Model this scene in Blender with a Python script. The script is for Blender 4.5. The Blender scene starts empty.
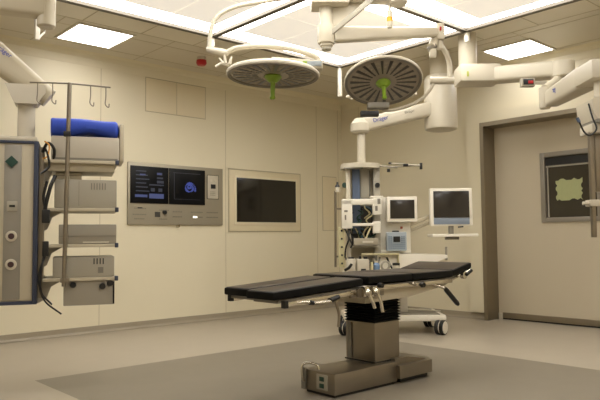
import bpy, bmesh, math, random
from mathutils import Vector, Matrix
random.seed(4)
S = bpy.context.scene
COL = S.collection
PI = math.pi
# ------------------------------------------------------------------ camera
YAW = 0.837240747; PITCH = 0.0599067762; ROLL = -0.00975397873
F_ = Vector((math.cos(PITCH)*math.cos(YAW), math.cos(PITCH)*math.sin(YAW), math.sin(PITCH)))
R_ = Vector((math.sin(YAW), -math.cos(YAW), 0)); U_ = R_.cross(F_)
R2 = R_*math.cos(ROLL)+U_*math.sin(ROLL); U2 = U_*math.cos(ROLL)-R_*math.sin(ROLL)
cd = bpy.data.cameras.new('camera'); cam = bpy.data.objects.new('camera', cd); COL.objects.link(cam)
m = Matrix((R2, U2, -F_)).transposed().to_4x4(); m.translation = Vector((0, 0, 1)); cam.matrix_world = m
cd.sensor_width = 36; cd.lens = 645.744*36/600; cd.clip_start = .05
S.camera = cam
# ------------------------------------------------------------------ world and exposure
w = bpy.data.worlds.new('world'); S.world = w; w.use_nodes = True
w.node_tree.nodes['Background'].inputs[0].default_value = (.9, .8, .62, 1)
w.node_tree.nodes['Background'].inputs[1].default_value = .02
S.view_settings.view_transform = 'Standard'; S.view_settings.look = 'None'
S.view_settings.gamma = 1; S.view_settings.exposure = .30
STRIP = 8.0      # fluorescent strips in the canopy
TILE = .52      # backlit canopy tiles
LAMP = 8.0       # square ceiling lights in view
LAMP_FILL = 15.0 # unseen square ceiling lights added as fill
WARM = (1.0, .985, .94)

# ------------------------------------------------------------------ materials
def lin(h):
    h = h.lstrip('#'); c = [int(h[i:i+2], 16)/255 for i in (0, 2, 4)]
    return tuple(x/12.92 if x <= .04045 else ((x+.055)/1.055)**2.4 for x in c)
MATS = {}
def mat(name, col, rough=.5, metal=0, var=0, scale=8, emit=None, es=0, spec=.5, bump=0, stretch=None):
    if name in MATS: return MATS[name]
    M = bpy.data.materials.new(name); M.use_nodes = True; nt = M.node_tree; b = nt.nodes['Principled BSDF']
    c = lin(col) if isinstance(col, str) else col
    b.inputs['Base Color'].default_value = (*c, 1); b.inputs['Roughness'].default_value = rough
    b.inputs['Metallic'].default_value = metal; b.inputs['Specular IOR Level'].default_value = spec
    if emit:
        b.inputs['Emission Color'].default_value = (*emit, 1); b.inputs['Emission Strength'].default_value = es
    if var or bump:
        tc = nt.nodes.new('ShaderNodeTexCoord'); n = nt.nodes.new('ShaderNodeTexNoise'); n.inputs['Scale'].default_value = scale
        n.inputs['Detail'].default_value = 4
        mp = nt.nodes.new('ShaderNodeMapping')
        if stretch: mp.inputs['Scale'].default_value = stretch
        nt.links.new(tc.outputs['Object'], mp.inputs[0]); nt.links.new(mp.outputs[0], n.inputs['Vector'])
        if var:
            mx = nt.nodes.new('ShaderNodeMix'); mx.data_type = 'RGBA'
            mx.inputs[6].default_value = (*[x*(1-var) for x in c], 1); mx.inputs[7].default_value = (*[min(1, x*(1+var)) for x in c], 1)
            nt.links.new(n.outputs['Fac'], mx.inputs[0]); nt.links.new(mx.outputs[2], b.inputs['Base Color'])
        if bump:
            bp = nt.nodes.new('ShaderNodeBump'); bp.inputs['Strength'].default_value = bump; bp.inputs['Distance'].default_value = .01
            nt.links.new(n.outputs['Fac'], bp.inputs['Height']); nt.links.new(bp.outputs[0], b.inputs['Normal'])
    MATS[name] = M; return M
WALL = mat('wall_enamel', '#dfd5ba', .45, 0, .025, 1.2, spec=.35)
SEAM = mat('panel_seam', '#b8ac90', .7)
CEIL = mat('ceiling_panel', '#cfc6b3', .33, 0, .03, 1.5)
CSTRIP = mat('ceiling_white_trim', '#e0dacb', .5)
FLOOR = mat('floor_vinyl', '#aa9f8d', .38, 0, .04, 5, spec=.35)
FDARK = mat('floor_vinyl_dark', '#817869', .42, 0, .05, 6, spec=.35)
BASEB = mat('cove_skirting', '#9a8f7b', .5)
STEEL = mat('brushed_steel', '#8f8678', .32, .9, .06, 6, stretch=(1, 1, 30))
STEELD = mat('door_frame_steel', '#8f8471', .38, .75, .05, 4, stretch=(20, 20, 1))
CHROME = mat('chrome', '#cfc9bd', .18, 1)
WHITE = mat('painted_white', '#c2b9a6', .4, 0, .015, 3)
CREAM = mat('painted_cream', '#b8ad95', .42, 0, .015, 3)
BRIGHT = mat('monitor_white', '#e6dfcf', .4)
GREY = mat('device_grey', '#a09989', .45, 0, .02, 5)
MIDG = mat('mid_grey', '#7d776b', .5)
DARKG = mat('dark_grey', '#3b3934', .5)
BLACK = mat('black_plastic', '#0d0c0b', .42)
MATT = mat('black_mattress', '#050504', .5, 0, .1, 20, bump=.05, spec=.15)
MATTOP = mat('mattress_top_sheen', '#3a3026', .32, 0, .2, 14, bump=.05, spec=.45)  # black mattress top coloured browner and lighter for its grazing reflections
RUB = mat('bellows_rubber', '#070706', .65, spec=.2)
BLUE = mat('blue_fabric', '#2747b4', .6, 0, .08, 12, bump=.1)
NAVY = mat('navy_trim', '#2c3346', .5)
SCREEN = mat('dark_screen', '#2b2621', .16, spec=.6)
GREEN = mat('green_handle', '#7f9c2a', .4)
DGREEN = mat('dark_green', '#12382c', .5)
REDM = mat('red_plastic', '#a8161a', .35)
YEL = mat('yellow_band', '#e0a418', .5)
BGREY = mat('blue_grey', '#98a0a6', .45)
SLATE = mat('slate_blue', '#4d5a70', .45)
LOGO = mat('logo_blue', '#2d3f9a', .5)
PAPER = mat('pale_green_paper', '#a9ac7c', .7, 0, .06, 30)
DGLASS = mat('door_glass', '#3c372c', .12, spec=.6)
TUBE_L = mat('fluorescent_strip', '#ffffff', .6, emit=WARM, es=STRIP)
TILE_L = mat('backlit_tile', '#cfc6b2', .6, emit=(1, .93, .82), es=TILE)
PANEL_L = mat('light_panel_diffuser', '#ffffff', .6, emit=(1, .98, .97), es=LAMP)

# ------------------------------------------------------------------ mesh helpers (points in a working frame)
SITE = Matrix.Rotation(YAW-PI/2, 4, 'Z')     # x to the right, y into the room, z up from the floor
ROOM = Matrix.Identity(4)
def box(bm, a, b, bev=0, M=None):
    x0, x1 = sorted((a[0], b[0])); y0, y1 = sorted((a[1], b[1])); z0, z1 = sorted((a[2], b[2]))
    vs = [bm.verts.new(p) for p in [(x0,y0,z0),(x1,y0,z0),(x1,y1,z0),(x0,y1,z0),(x0,y0,z1),(x1,y0,z1),(x1,y1,z1),(x0,y1,z1)]]
    fs = [bm.faces.new([vs[i] for i in q]) for q in ((0,3,2,1),(4,5,6,7),(0,1,5,4),(1,2,6,5),(2,3,7,6),(3,0,4,7))]
    if bev:
        es = list({e for f in fs for e in f.edges})
        r = bmesh.ops.bevel(bm, geom=es, offset=min(bev, .45*min(x1-x0, y1-y0, z1-z0)), segments=2, affect='EDGES', profile=.6)
        vs = list({v for f in r['faces'] for v in f.verts} | {v for v in vs if v.is_valid})
    if M is not None: bmesh.ops.transform(bm, matrix=M, verts=[v for v in vs if v.is_valid])
    return vs
def frame(p, d):
    d = Vector(d).normalized(); u = d.cross(Vector((0, 0, 1)))
    if u.length < 1e-4: u = Vector((1, 0, 0))
    u.normalize(); return u, d.cross(u).normalized()
def tube(bm, pts, rad, n=14, cap=True):
    pts = [Vector(p) for p in pts]; rs = rad if isinstance(rad, (list, tuple)) else [rad]*len(pts)
    rings = []; u0 = None
    for i, p in enumerate(pts):
        d = (pts[min(i+1, len(pts)-1)]-pts[max(i-1, 0)]).normalized()
        if u0 is None: u, v = frame(p, d)
        else:
            u = (u0-d*u0.dot(d)).normalized(); v = d.cross(u)
        u0 = u
        rings.append([bm.verts.new(p+(u*math.cos(2*PI*k/n)+v*math.sin(2*PI*k/n))*rs[i]) for k in range(n)])
    for a, b in zip(rings, rings[1:]):
        for k in range(n): bm.faces.new((a[k], a[(k+1) % n], b[(k+1) % n], b[k]))
    if cap:
        bm.faces.new(list(reversed(rings[0]))); bm.faces.new(rings[-1])
def curve(pts, n=8):
    P = [Vector(p) for p in pts]; P = [2*P[0]-P[1]]+P+[2*P[-1]-P[-2]]; out = []
    for i in range(1, len(P)-2):
        for k in range(n):
            t = k/n; a, b, c, d = P[i-1:i+3]
            out.append(.5*((2*b)+(c-a)*t+(2*a-5*b+4*c-d)*t*t+(3*b-a-3*c+d)*t**3))
    out.append(P[-2]); return out
def lathe(bm, c, prof, n=32, axis=(0, 0, 1)):
    c = Vector(c); q = Vector((0, 0, 1)).rotation_difference(Vector(axis).normalized())
    rings = []
    for r, z in prof:
        if r < 1e-5: rings.append([bm.verts.new(c+q@Vector((0, 0, z)))])
        else: rings.append([bm.verts.new(c+q@Vector((r*math.cos(2*PI*k/n), r*math.sin(2*PI*k/n), z))) for k in range(n)])
    for a, b in zip(rings, rings[1:]):
        for k in range(n):
            j = (k+1) % n
            if len(a) == 1 and len(b) == 1: continue
            if len(a) == 1: bm.faces.new((a[0], b[j], b[k]))
            elif len(b) == 1: bm.faces.new((a[k], a[j], b[0]))
            else: bm.faces.new((a[k], a[j], b[j], b[k]))
def prism(bm, poly, axis, a, b):
    """poly in the two other axes, extruded along axis from a to b"""
    def P(u, v, t): return {'x': (t, u, v), 'y': (u, t, v), 'z': (u, v, t)}[axis]
    A = [bm.verts.new(P(u, v, a)) for u, v in poly]; B = [bm.verts.new(P(u, v, b)) for u, v in poly]
    bm.faces.new(A); bm.faces.new(list(reversed(B)))
    for i in range(len(poly)):
        j = (i+1) % len(poly); bm.faces.new((A[j], A[i], B[i], B[j]))
def beam(bm, p, q, w0, h0, w1=None, h1=None, bev=.01):
    """box beam from p to q, width w (sideways) height h (up)"""
    p, q = Vector(p), Vector(q); w1 = w1 or w0; h1 = h1 or h0
    d = (q-p).normalized(); s = d.cross(Vector((0, 0, 1))).normalized(); u = s.cross(d)
    A = []; n = 16
    def ring(c, w, h):
        e = min(bev, w/2.2, h/2.2); pts = []
        for sx, sy, a0 in ((1, 1, 0), (-1, 1, PI/2), (-1, -1, PI), (1, -1, 1.5*PI)):
            for k in range(4):
                a = a0+k*PI/6
                pts.append(c+s*(sx*(w/2-e)+e*math.cos(a))+u*(sy*(h/2-e)+e*math.sin(a)))
        return [bm.verts.new(x) for x in pts]
    a, b = ring(p, w0, h0), ring(q, w1, h1)
    for k in range(n): bm.faces.new((a[k], a[(k+1) % n], b[(k+1) % n], b[k]))
    bm.faces.new(list(reversed(a))); bm.faces.new(b)
def root(name, label, cat, loc, M=ROOM, group=None):
    o = bpy.data.objects.new(name, None); COL.objects.link(o); o.empty_display_size = .1
    o.matrix_world = M @ Matrix.Translation(loc)
    o['label'] = label; o['category'] = cat
    if group: o['group'] = group
    return o
def part(name, material, parent, fn, M=ROOM, smooth=True, label=None, origin=None):
    bm = bmesh.new(); fn(bm)
    bmesh.ops.recalc_face_normals(bm, faces=bm.faces[:])
    bmesh.ops.transform(bm, matrix=M, verts=bm.verts[:])
    me = bpy.data.meshes.new(name); o = bpy.data.objects.new(name, me)
    if parent is not None:
        p = parent; W = Matrix.Identity(4)
        while p is not None: W = p.matrix_basis @ W; p = p.parent
        bmesh.ops.transform(bm, matrix=W.inverted(), verts=bm.verts[:]); o.parent = parent
    else:
        c = Vector(origin) if origin is not None else Vector()
        if origin is None and bm.verts:
            c = sum((v.co for v in bm.verts), Vector())/len(bm.verts); c.z = min(v.co.z for v in bm.verts)
        bmesh.ops.translate(bm, vec=-c, verts=bm.verts[:]); o.location = c
    bm.to_mesh(me); bm.free(); me.materials.append(material)
    if smooth:
        me.shade_smooth()
        try: me.set_sharp_from_angle(angle=math.radians(35))
        except Exception: pass
    if label: o['label'] = label
    COL.objects.link(o); return o
def struct(name, material, fn, smooth=False):
    o = part(name, material, None, fn, ROOM, smooth, origin=(0, 0, 0)); o['kind'] = 'structure'; return o
def single(name, label, cat, material, fn, M=ROOM, group=None):
    o = part(name, material, None, fn, M); o['label'] = label; o['category'] = cat
    if group: o['group'] = group
    return o
def bx(*bs, bev=0):
    def f(bm):
        for a, b in bs: box(bm, a, b, bev)
    return f
def tb(pts, r, n=14): return lambda bm: tube(bm, pts, r, n)
def text(body, size, material, parent, M, extrude=.001):
    c = bpy.data.curves.new('logo', 'FONT'); c.body = body; c.size = size; c.extrude = extrude; c.align_x = 'CENTER'; c.align_y = 'CENTER'
    t = bpy.data.objects.new('tmp', c); COL.objects.link(t); bpy.context.view_layer.update()
    me = bpy.data.meshes.new_from_object(t); bpy.data.objects.remove(t)
    o = bpy.data.objects.new('logo', me); me.materials.clear(); me.materials.append(material)
    p = parent; W = Matrix.Identity(4)
    while p is not None: W = p.matrix_basis @ W; p = p.parent
    me.transform(W.inverted() @ M); o.parent = parent; COL.objects.link(o); return o
def face_M(c, xdir, up):
    """matrix for writing: text x along xdir, text y along up"""
    x = Vector(xdir).normalized(); n = x.cross(Vector(up)).normalized(); y = n.cross(x)
    M = Matrix((x, y, n)).transposed().to_4x4(); M.translation = Vector(c); return M

# ================================================================== room shell
X1, Y1, H = 6.94, 6.755, 3.05
X0, Y0 = -1.8, -1.8
PX0, PX1, PY0, PY1 = 1.73, 4.92, 1.5, 4.79
struct('floor', FLOOR, bx(((X0, Y0, -.1), (PX0, Y1, 0)), ((PX1, Y0, -.1), (X1+.3, Y1, 0)), ((PX0, Y0, -.1), (PX1, PY0, 0)), ((PX0, PY1, -.1), (PX1, Y1, 0))))
o = struct('floor_inlay', FDARK, bx(((PX0, PY0, -.1), (PX1, PY1, 0.0))))
o.name = 'floor_center'
struct('ceiling', CEIL, bx(((X0, Y0, H), (X1, Y1, H+.1))))
struct('wall_left', WALL, bx(((X0, Y1, 0), (X1+.3, Y1+.1, H))))
struct('wall_rear', WALL, bx(((X0-.1, Y0, 0), (X0, Y1, H))))
struct('wall_near', WALL, bx(((X0, Y0-.1, 0), (X1+.3, Y0, H))))
DY1, DY0, DZ, DX = 4.295, 1.6, 2.34, 7.13     # door opening
def wr(bm):
    box(bm, (X1, Y0, 0), (X1+.3, DY0-.05, H)); box(bm, (X1, DY1+.05, 0), (X1+.3, Y1, H)); box(bm, (X1, DY0-.05, DZ+.05), (X1+.3, DY1+.05, H))
struct('wall_right', WALL, wr)
# raised casing of wall panel round the door
struct('trim_1', WALL, bx(((X1-.05, DY1+.05, .09), (X1, DY1+.25, DZ+.19)), ((X1-.05, DY0-.2, DZ+.05), (X1, DY1+.05, DZ+.19))))
struct('trim_2', STEELD, bx(((X1-.06, DY1, 0), (DX, DY1+.05, DZ+.05)), ((X1-.06, DY0-.05, DZ), (DX, DY1, DZ+.05)), ((X1-.06, DY0-.05, 0), (DX, DY0, DZ))))
# coved skirting
def cove(bm, horizontal):
    prof = [(0, .078), (-.006, .078), (-.008, .03), (-.018, .01), (-.04, 0.002), (0, .002)]
    if horizontal: prism(bm, [(Y1+a, b) for a, b in prof], 'x', X0, X1)
    else:
        for y0, y1 in ((DY1+.05, Y1), (Y0, DY0-.05)):
            prism(bm, [(X1+a, b) for a, b in prof], 'y', y0, y1)
struct('baseboard_left', BASEB, lambda bm: cove(bm, True)); struct('baseboard_right', BASEB, lambda bm: cove(bm, False))
# cove between wall and ceiling
def tcove(bm):
    prof = [(0, H-.13), (-.005, H-.13), (-.02, H-.05), (-.06, H-.015), (-.12, H-.001), (0, H-.001)]
    prism(bm, [(Y1+a, b) for a, b in prof], 'x', X0, X1)
    prism(bm, [(X1+a, b) for a, b in prof], 'y', Y0, Y1)
struct('trim_3', WALL, tcove)
# panel seams on the walls
def seams(bm):
    for x in (-.6, .6, 1.8, 3.12, 4.81, 6.42, 6.86):
        box(bm, (x-.003, Y1-.0015, .08), (x+.003, Y1, H-.13))
    for y in (6.4,):
        box(bm, (X1-.0015, y-.003, .08), (X1, y+.003, H-.13))
struct('trim_4', SEAM, seams)
# ceiling joints and pale mitre strips running out from the canopy corners
def cjoint(bm):
    for y in (5.93, 6.45): box(bm, (X0, y-.004, H-.002), (X1-.1, y+.004, H))
    for x in (-1.2, 0, 1.15, 2.3, 3.45, 4.6): box(bm, (x-.004, 5.3, H-.002), (x+.004, Y1-.12, H))
    for x in (6.0, 6.75): box(bm, (x-.004, Y0, H-.002), (x+.004, 5.9, H))
    for y in (0, 1.1, 2.2, 3.3, 4.4): box(bm, (5.45, y-.004, H-.002), (X1-.12, y+.004, H))
struct('trim_5', SEAM, cjoint)
def slab(bm, pts, z0, z1): prism(bm, pts, 'z', z0, z1)
RG = mat('ceiling_ring_panel', '#ddd5c2', .4)  # pale ring panels, colour lightened further in place of light near the corner
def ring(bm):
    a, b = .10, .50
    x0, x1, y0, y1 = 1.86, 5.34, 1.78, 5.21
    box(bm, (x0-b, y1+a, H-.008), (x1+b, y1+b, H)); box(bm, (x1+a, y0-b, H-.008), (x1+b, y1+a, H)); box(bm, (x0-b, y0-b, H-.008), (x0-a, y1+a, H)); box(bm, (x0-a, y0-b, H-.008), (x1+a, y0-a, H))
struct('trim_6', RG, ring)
def ringseam(bm):
    for x in (2.45, 3.05, 3.65, 4.25, 4.85): box(bm, (x-.004, 5.31, H-.010), (x+.004, 5.71, H-.008))
    for y in (2.4, 3.0, 3.6, 4.2, 4.8): box(bm, (5.44, y-.004, H-.010), (5.84, y+.004, H-.008))
    box(bm, (1.2, 5.705, H-.010), (5.85, 5.713, H-.008)); box(bm, (5.837, 1.2, H-.010), (5.845, 5.7, H-.008))
struct('trim_7', SEAM, ringseam)

# ------------------------------------------------------------------ door leaf
d = bpy.data.objects.new('door_1', None); COL.objects.link(d); d.location = (DX, 3, 0); d['kind'] = 'structure'
LEAF = mat('door_leaf', '#c2b69e', .42, 0, .02, 2)
WY0, WY1, WZ0, WZ1 = 3.0, 3.7, 1.16, 1.97
def leaf(bm):
    a, b = DX, DX+.05
    box(bm, (a, DY0, .03), (b, WY0+.04, DZ)); box(bm, (a, WY1-.04, .03), (b, DY1, DZ))
    box(bm, (a, WY0+.04, .03), (b, WY1-.04, WZ0+.04)); box(bm, (a, WY0+.04, WZ1-.04), (b, WY1-.04, DZ))
part('door_panel', LEAF, d, leaf, smooth=False)
part('kick_rail', STEELD, d, bx(((DX-.012, DY0, .018), (DX+.04, DY1-.06, .085)), bev=.004))
part('floor_seal', BLACK, d, bx(((DX-.006, DY0, .002), (DX+.03, DY1-.05, .018))), smooth=False)
part('floor_guide', WHITE, d, bx(((DX-.03, DY1-.055, .0), (DX, DY1-.01, .075)), bev=.004))
def wf(bm):
    t = .055
    for a, b in (((WY0, WZ0), (WY0+t, WZ1)), ((WY1-t, WZ0), (WY1, WZ1)), ((WY0+t, WZ0), (WY1-t, WZ0+t)), ((WY0+t, WZ1-t), (WY1-t, WZ1))):
        box(bm, (DX-.02, a[0], a[1]), (DX+.045, b[0], b[1]), .004)
wfo = part('window_frame', mat('window_frame_grey', '#8e877b', .4, .3), d, wf)
part('window_pane', DGLASS, wfo, bx(((DX+.018, WY0+.05, WZ0+.05), (DX+.024, WY1-.05, WZ1-.05))), smooth=False)
part('blind_rail', BLACK, wfo, bx(((DX+.006, WY0+.056, WZ1-.15), (DX+.017, WY1-.056, WZ1-.066))), smooth=False)
part('inner_strip', GREY, wfo, bx(((DX+.008, WY0+.056, WZ1-.172), (DX+.017, WY1-.056, WZ1-.155)), ((DX+.008, WY1-.085, WZ0+.06), (DX+.017, WY1-.07, WZ1-.175))), smooth=False)
def paper(bm):
    a = 3.22; b = 3.53; z0 = 1.405; z1 = 1.655; n = 10; P = []
    for k in range(n): P.append((a+(b-a)*k/n, z0+random.choice((0, .018))))
    for k in range(n): P.append((b-random.choice((0, .018)), z0+(z1-z0)*k/n))
    for k in range(n): P.append((b-(b-a)*k/n, z1-random.choice((0, .02))))
    for k in range(n): P.append((a+random.choice((0, .018)), z1-(z1-z0)*k/n))
    prism(bm, P, 'x', DX+.012, DX+.0165)
single('taped_paper', 'pale green paper sheet taped behind the door window', 'paper', PAPER, paper)

# ================================================================== canopy with lights
CX0, CX1, CY0, CY1 = 1.86, 5.34, 1.78, 5.21
XM, YM = 3.57, 3.50
cn = root('ceiling_canopy', 'large glowing ceiling canopy in a dark metal frame above the operating table', 'ceiling canopy', (XM, YM, H))
cells = [(CX0, XM, YM, CY1), (XM, CX1, YM, CY1), (CX0, XM, CY0, YM), (XM, CX1, CY0, YM)]
FR = mat('canopy_frame_metal', '#5f574a', .5, .1)
t = .028
part('canopy_frame', FR, cn, bx(((CX0-t, CY1-t, H-.06), (CX1+t, CY1+t, H)), ((CX0-t, CY0-t, H-.06), (CX1+t, CY0+t, H)),
     ((CX0-t, CY0, H-.06), (CX0+t, CY1, H)), ((CX1-t, CY0, H-.06), (CX1+t, CY1, H)),
     ((XM-t, CY0, H-.06), (XM+t, CY1, H)), ((CX0, YM-t, H-.06), (CX1, YM+t, H))), smooth=False)
part('edge_trim', CSTRIP, cn, bx(((CX0-.1, CY1+t, H-.03), (CX1+.1, CY1+.1, H)), ((CX1+t, CY0-.1, H-.03), (CX1+.1, CY1+t, H)),
     ((CX0-.1, CY0-.1, H-.03), (CX1+.1, CY0-t, H)), ((CX0-.1, CY0-t, H-.03), (CX0-t, CY1+t, H))), smooth=False)
for a, b, c, e in cells:
    g = .26
    part('light_strip', TUBE_L, cn, bx(((a+t, c+t, H-.03), (b-t, c+g, H-.005)), ((a+t, e-g, H-.03), (b-t, e-t, H-.005)),
         ((a+t, c+g, H-.03), (a+g*.6, e-g, H-.005)), ((b-g*.6, c+g, H-.03), (b-t, e-g, H-.005))), smooth=False)
    def tiles(bm):
        xa, xb, ya, yb = a+g*.6, b-g*.6, c+g, e-g
        for i in range(3):
            for j in range(2):
                x0 = xa+(xb-xa)*i/3; x1 = xa+(xb-xa)*(i+1)/3; y0 = ya+(yb-ya)*j/2; y1 = ya+(yb-ya)*(j+1)/2
                box(bm, (x0+.004, y0+.004, H-.035), (x1-.004, y1-.004, H-.004))
    part('diffuser_tile', TILE_L, cn, tiles, smooth=False)
POST = mat('post_white', '#e6e0d2', .35)
for x, y, l in ((XM, CY1+.03, .15), (CX1+.03, YM, .15), (CX1, CY1, .40), (CX0, CY1, .43), (CX1, CY0, .40)):
    part('corner_post', POST, cn, bx(((x-.019, y-.019, H-l), (x+.019, y+.019, H)), bev=.004))
cbp = part('stay_rod', MIDG, cn, tb([(1.915, 5.2, 2.69), (1.955, 5.2, 3.04)], .006, 8))
part('stay_foot', POST, cn, tb([(1.87, 5.2, 2.635), (1.915, 5.2, 2.69)], .009, 8))

# square ceiling lights
PANEL_FILL = mat('added_fill_diffuser', '#ffffff', .6, emit=(1, .98, .97), es=LAMP_FILL)
def clight(label, pts, dm=PANEL_L):
    cx = (min(p[0] for p in pts)+max(p[0] for p in pts))/2; cy = (min(p[1] for p in pts)+max(p[1] for p in pts))/2
    r = root('ceiling_light', label, 'ceiling light', (cx, cy, H), group='square recessed ceiling lights')
    x0, x1 = min(p[0] for p in pts), max(p[0] for p in pts); y0, y1 = min(p[1] for p in pts), max(p[1] for p in pts)
    def fr(bm):
        e = .025
        box(bm, (x0-e, y0-e, H-.012), (x1+e, y0, H)); box(bm, (x0-e, y1, H-.012), (x1+e, y1+e, H))
        box(bm, (x0-e, y0, H-.012), (x0, y1, H)); box(bm, (x1, y0, H-.012), (x1+e, y1, H))
    part('light_frame', CSTRIP, r, fr, smooth=False)
    part('diffuser', dm, r, bx(((x0, y0, H-.009), (x1, y1, H-.001))), smooth=False)
clight('bright square ceiling light near the left wall', [(2.47, 5.82), (3.02, 6.36)])
clight('bright square ceiling light on the right, towards the sliding door', [(6.21, 3.30), (6.73, 3.84)])
for x, y in ((5.9, -.9), (.4, 4.2), (.4, 1.6), (3.2, .3), (5.0, -.5), (1.4, -.9), (-1.1, .2)):  # unseen lights, added out of view to brighten walls and equipment
    clight('unseen square ceiling light added out of view to brighten the room', [(x-.28, y-.28), (x+.28, y+.28)], PANEL_FILL)
lb = root('alarm_beacon', 'small red alarm beacon hanging from the ceiling near the left wall', 'alarm light', (3.98, 6.05, H))
part('mount', WHITE, lb, lambda bm: lathe(bm, (3.98, 6.05, H-.035), [(0, .035), (.05, .035), (.045, 0), (0, 0)], 20))
part('red_dome', REDM, lb, lambda bm: lathe(bm, (3.98, 6.05, H-.10), [(0, 0), (.045, .006), (.06, .03), (.055, .065), (0, .065)], 20))

# ================================================================== things on the left wall
YW = Y1
def outline(bm, x0, x1, z0, z1, t=.006, dpt=.003):
    for a, b in (((x0, z0), (x1, z0+t)), ((x0, z1-t), (x1, z1)), ((x0, z0), (x0+t, z1)), ((x1-t, z0), (x1, z1))):
        box(bm, (a[0], YW-dpt, a[1]), (b[0], YW, b[1]))
h = root('access_hatch', 'flush double access hatch high on the left wall', 'hatch', (4.09, YW, 2.51))
HP = mat('hatch_panel', '#dccfb0', .45)
part('hatch_door', HP, h, bx(((3.675, YW-.006, 2.515), (4.083, YW, 2.905)), bev=.002)); part('hatch_door', HP, h, bx(((4.091, YW-.006, 2.515), (4.495, YW, 2.905)), bev=.002))
part('hatch_frame', SEAM, h, lambda bm: (outline(bm, 3.665, 4.505, 2.505, 2.915, .01), box(bm, (4.083, YW-.003, 2.51), (4.091, YW, 2.91))), smooth=False)
h = root('wall_access_panel', 'narrow flush access panel right of the wall screen, near the corner', 'panel', (6.68, YW, 1.11))
part('panel_door', HP, h, bx(((6.535, YW-.006, 1.12), (6.81, YW, 1.90)), bev=.002)); part('panel_frame', SEAM, h, lambda bm: outline(bm, 6.525, 6.82, 1.11, 1.91, .01), smooth=False)
# wall screen
h = root('wall_screen', 'large dark blank screen set in a cream frame on the left wall', 'screen', (5.47, YW, 1.1))
part('screen_surround', mat('screen_surround_cream', '#d8cbab', .4), h, bx(((4.86, YW-.012, 1.11), (6.08, YW, 1.90)), bev=.004))
part('surround_edge', SEAM, h, lambda bm: outline(bm, 4.845, 6.095, 1.095, 1.915, .012, .008), smooth=False)
part('screen_bezel', mat('bezel_cream', '#ddd1b4', .4), h, bx(((4.94, YW-.02, 1.19), (6.02, YW-.005, 1.83)), bev=.004))
part('screen_glass', mat('wall_screen_glass', '#17140f', .14, spec=.6), h, bx(((4.97, YW-.024, 1.225), (5.99, YW-.012, 1.80)), bev=.002))
# control console
c = root('control_console', 'steel wall console with two small lit screens and rows of controls', 'control panel', (4.09, YW, 1.18))
CF = mat('console_steel', '#a29a88', .4, .45, .03, 8)
part('face_plate', CF, c, bx(((3.44, YW-.03, 1.18), (4.745, YW, 1.895)), bev=.006))
def scr(bm, x0, x1): box(bm, (x0, YW-.042, 1.425), (x1, YW-.02, 1.855), .004)
s1 = part('display', mat('console_glass', '#07080c', .3, spec=.2), c, lambda bm: scr(bm, 3.465, 3.955), label='left console display with rows of blue readouts')
s2 = part('display', MATS['console_glass'], c, lambda bm: scr(bm, 3.965, 4.47), label='right console display with a blue swirl')
EB = mat('readout_blue', '#1c2550', .5, emit=(.22, .28, .62), es=.16); EB2 = mat('readout_dim', '#15181f', .5, emit=(.15, .17, .28), es=.12)
EB3 = mat('swirl_blue', '#101a50', .5, emit=(.12, .18, .75), es=.25)
def rows(bm):
    for k in range(6):
        z = 1.79-k*.046
        box(bm, (3.53, YW-.0435, z), (3.66+.02*(k % 3), YW-.042, z+.013)); 
    for x0, x1, z0, z1 in ((3.80, 3.87, 1.76, 1.79), (3.80, 3.88, 1.715, 1.735), (3.80, 3.89, 1.665, 1.695), (3.70, 3.89, 1.635, 1.65), (3.72, 3.77, 1.565, 1.605), (3.82, 3.87, 1.565, 1.605)):
        box(bm, (x0, YW-.0435, z0), (x1, YW-.042, z1))
part('readout_rows', EB2, s1, rows, smooth=False)
for b_ in (((3.52, YW-.0436, 1.495), (3.675, YW-.042, 1.525)), ((3.70, YW-.0436, 1.485), (3.89, YW-.042, 1.54)), ((3.80, YW-.0446, 1.765), (3.86, YW-.042, 1.785)), ((3.58, YW-.0446, 1.748), (3.65, YW-.042, 1.764))): part('readout_button', EB, s1, bx(b_), smooth=False)
def swirl(bm):
    for k in range(40):
        a = k*.33; r = .012+.0017*k
        x = 4.25+r*math.cos(a); z = 1.645-.9*r*math.sin(a)-.0006*k; s = .012+.004*math.sin(k)
        lathe(bm, (x, YW-.0415, z), [(s, 0), (s*.9, .002), (0, .0022)], 8, (0, -1, 0))
part('swirl_graphic', EB3, s2, swirl)
part('graph_area', mat('graph_dim', '#14161c', .5, emit=(.1, .11, .16), es=.12), s2, lambda bm: (box(bm, (4.03, YW-.0427, 1.49), (4.036, YW-.042, 1.80)), box(bm, (4.03, YW-.0427, 1.485), (4.40, YW-.042, 1.49)), box(bm, (4.02, YW-.0427, 1.80), (4.40, YW-.042, 1.806))), smooth=False)
kp = part('handset_panel', mat('handset_light', '#b9b09d', .45), c, bx(((4.51, YW-.04, 1.51), (4.67, YW-.02, 1.80)), bev=.004))
part('handset_edge', DARKG, kp, lambda bm: [box(bm, a, b) for a, b in (((4.505, YW-.036, 1.505), (4.675, YW-.028, 1.511)), ((4.505, YW-.036, 1.80), (4.675, YW-.028, 1.806)), ((4.503, YW-.036, 1.505), (4.509, YW-.028, 1.806)), ((4.671, YW-.036, 1.505), (4.677, YW-.028, 1.806)))], smooth=False)
part('handset_display', BLACK, kp, bx(((4.555, YW-.046, 1.635), (4.625, YW-.03, 1.69)), bev=.003))
for x in (4.56, 4.62): part('button', WHITE, kp, lambda bm: lathe(bm, (x, YW-.038, 1.735), [(.018, 0), (.017, .008), (0, .009)], 12, (0, -1, 0)))
part('speaker_grille', MIDG, kp, lambda bm: [box(bm, (4.55+.02*i, YW-.043, 1.55+.02*j), (4.56+.02*i, YW-.038, 1.56+.02*j)) for i in range(4) for j in range(3)], smooth=False)
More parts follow.
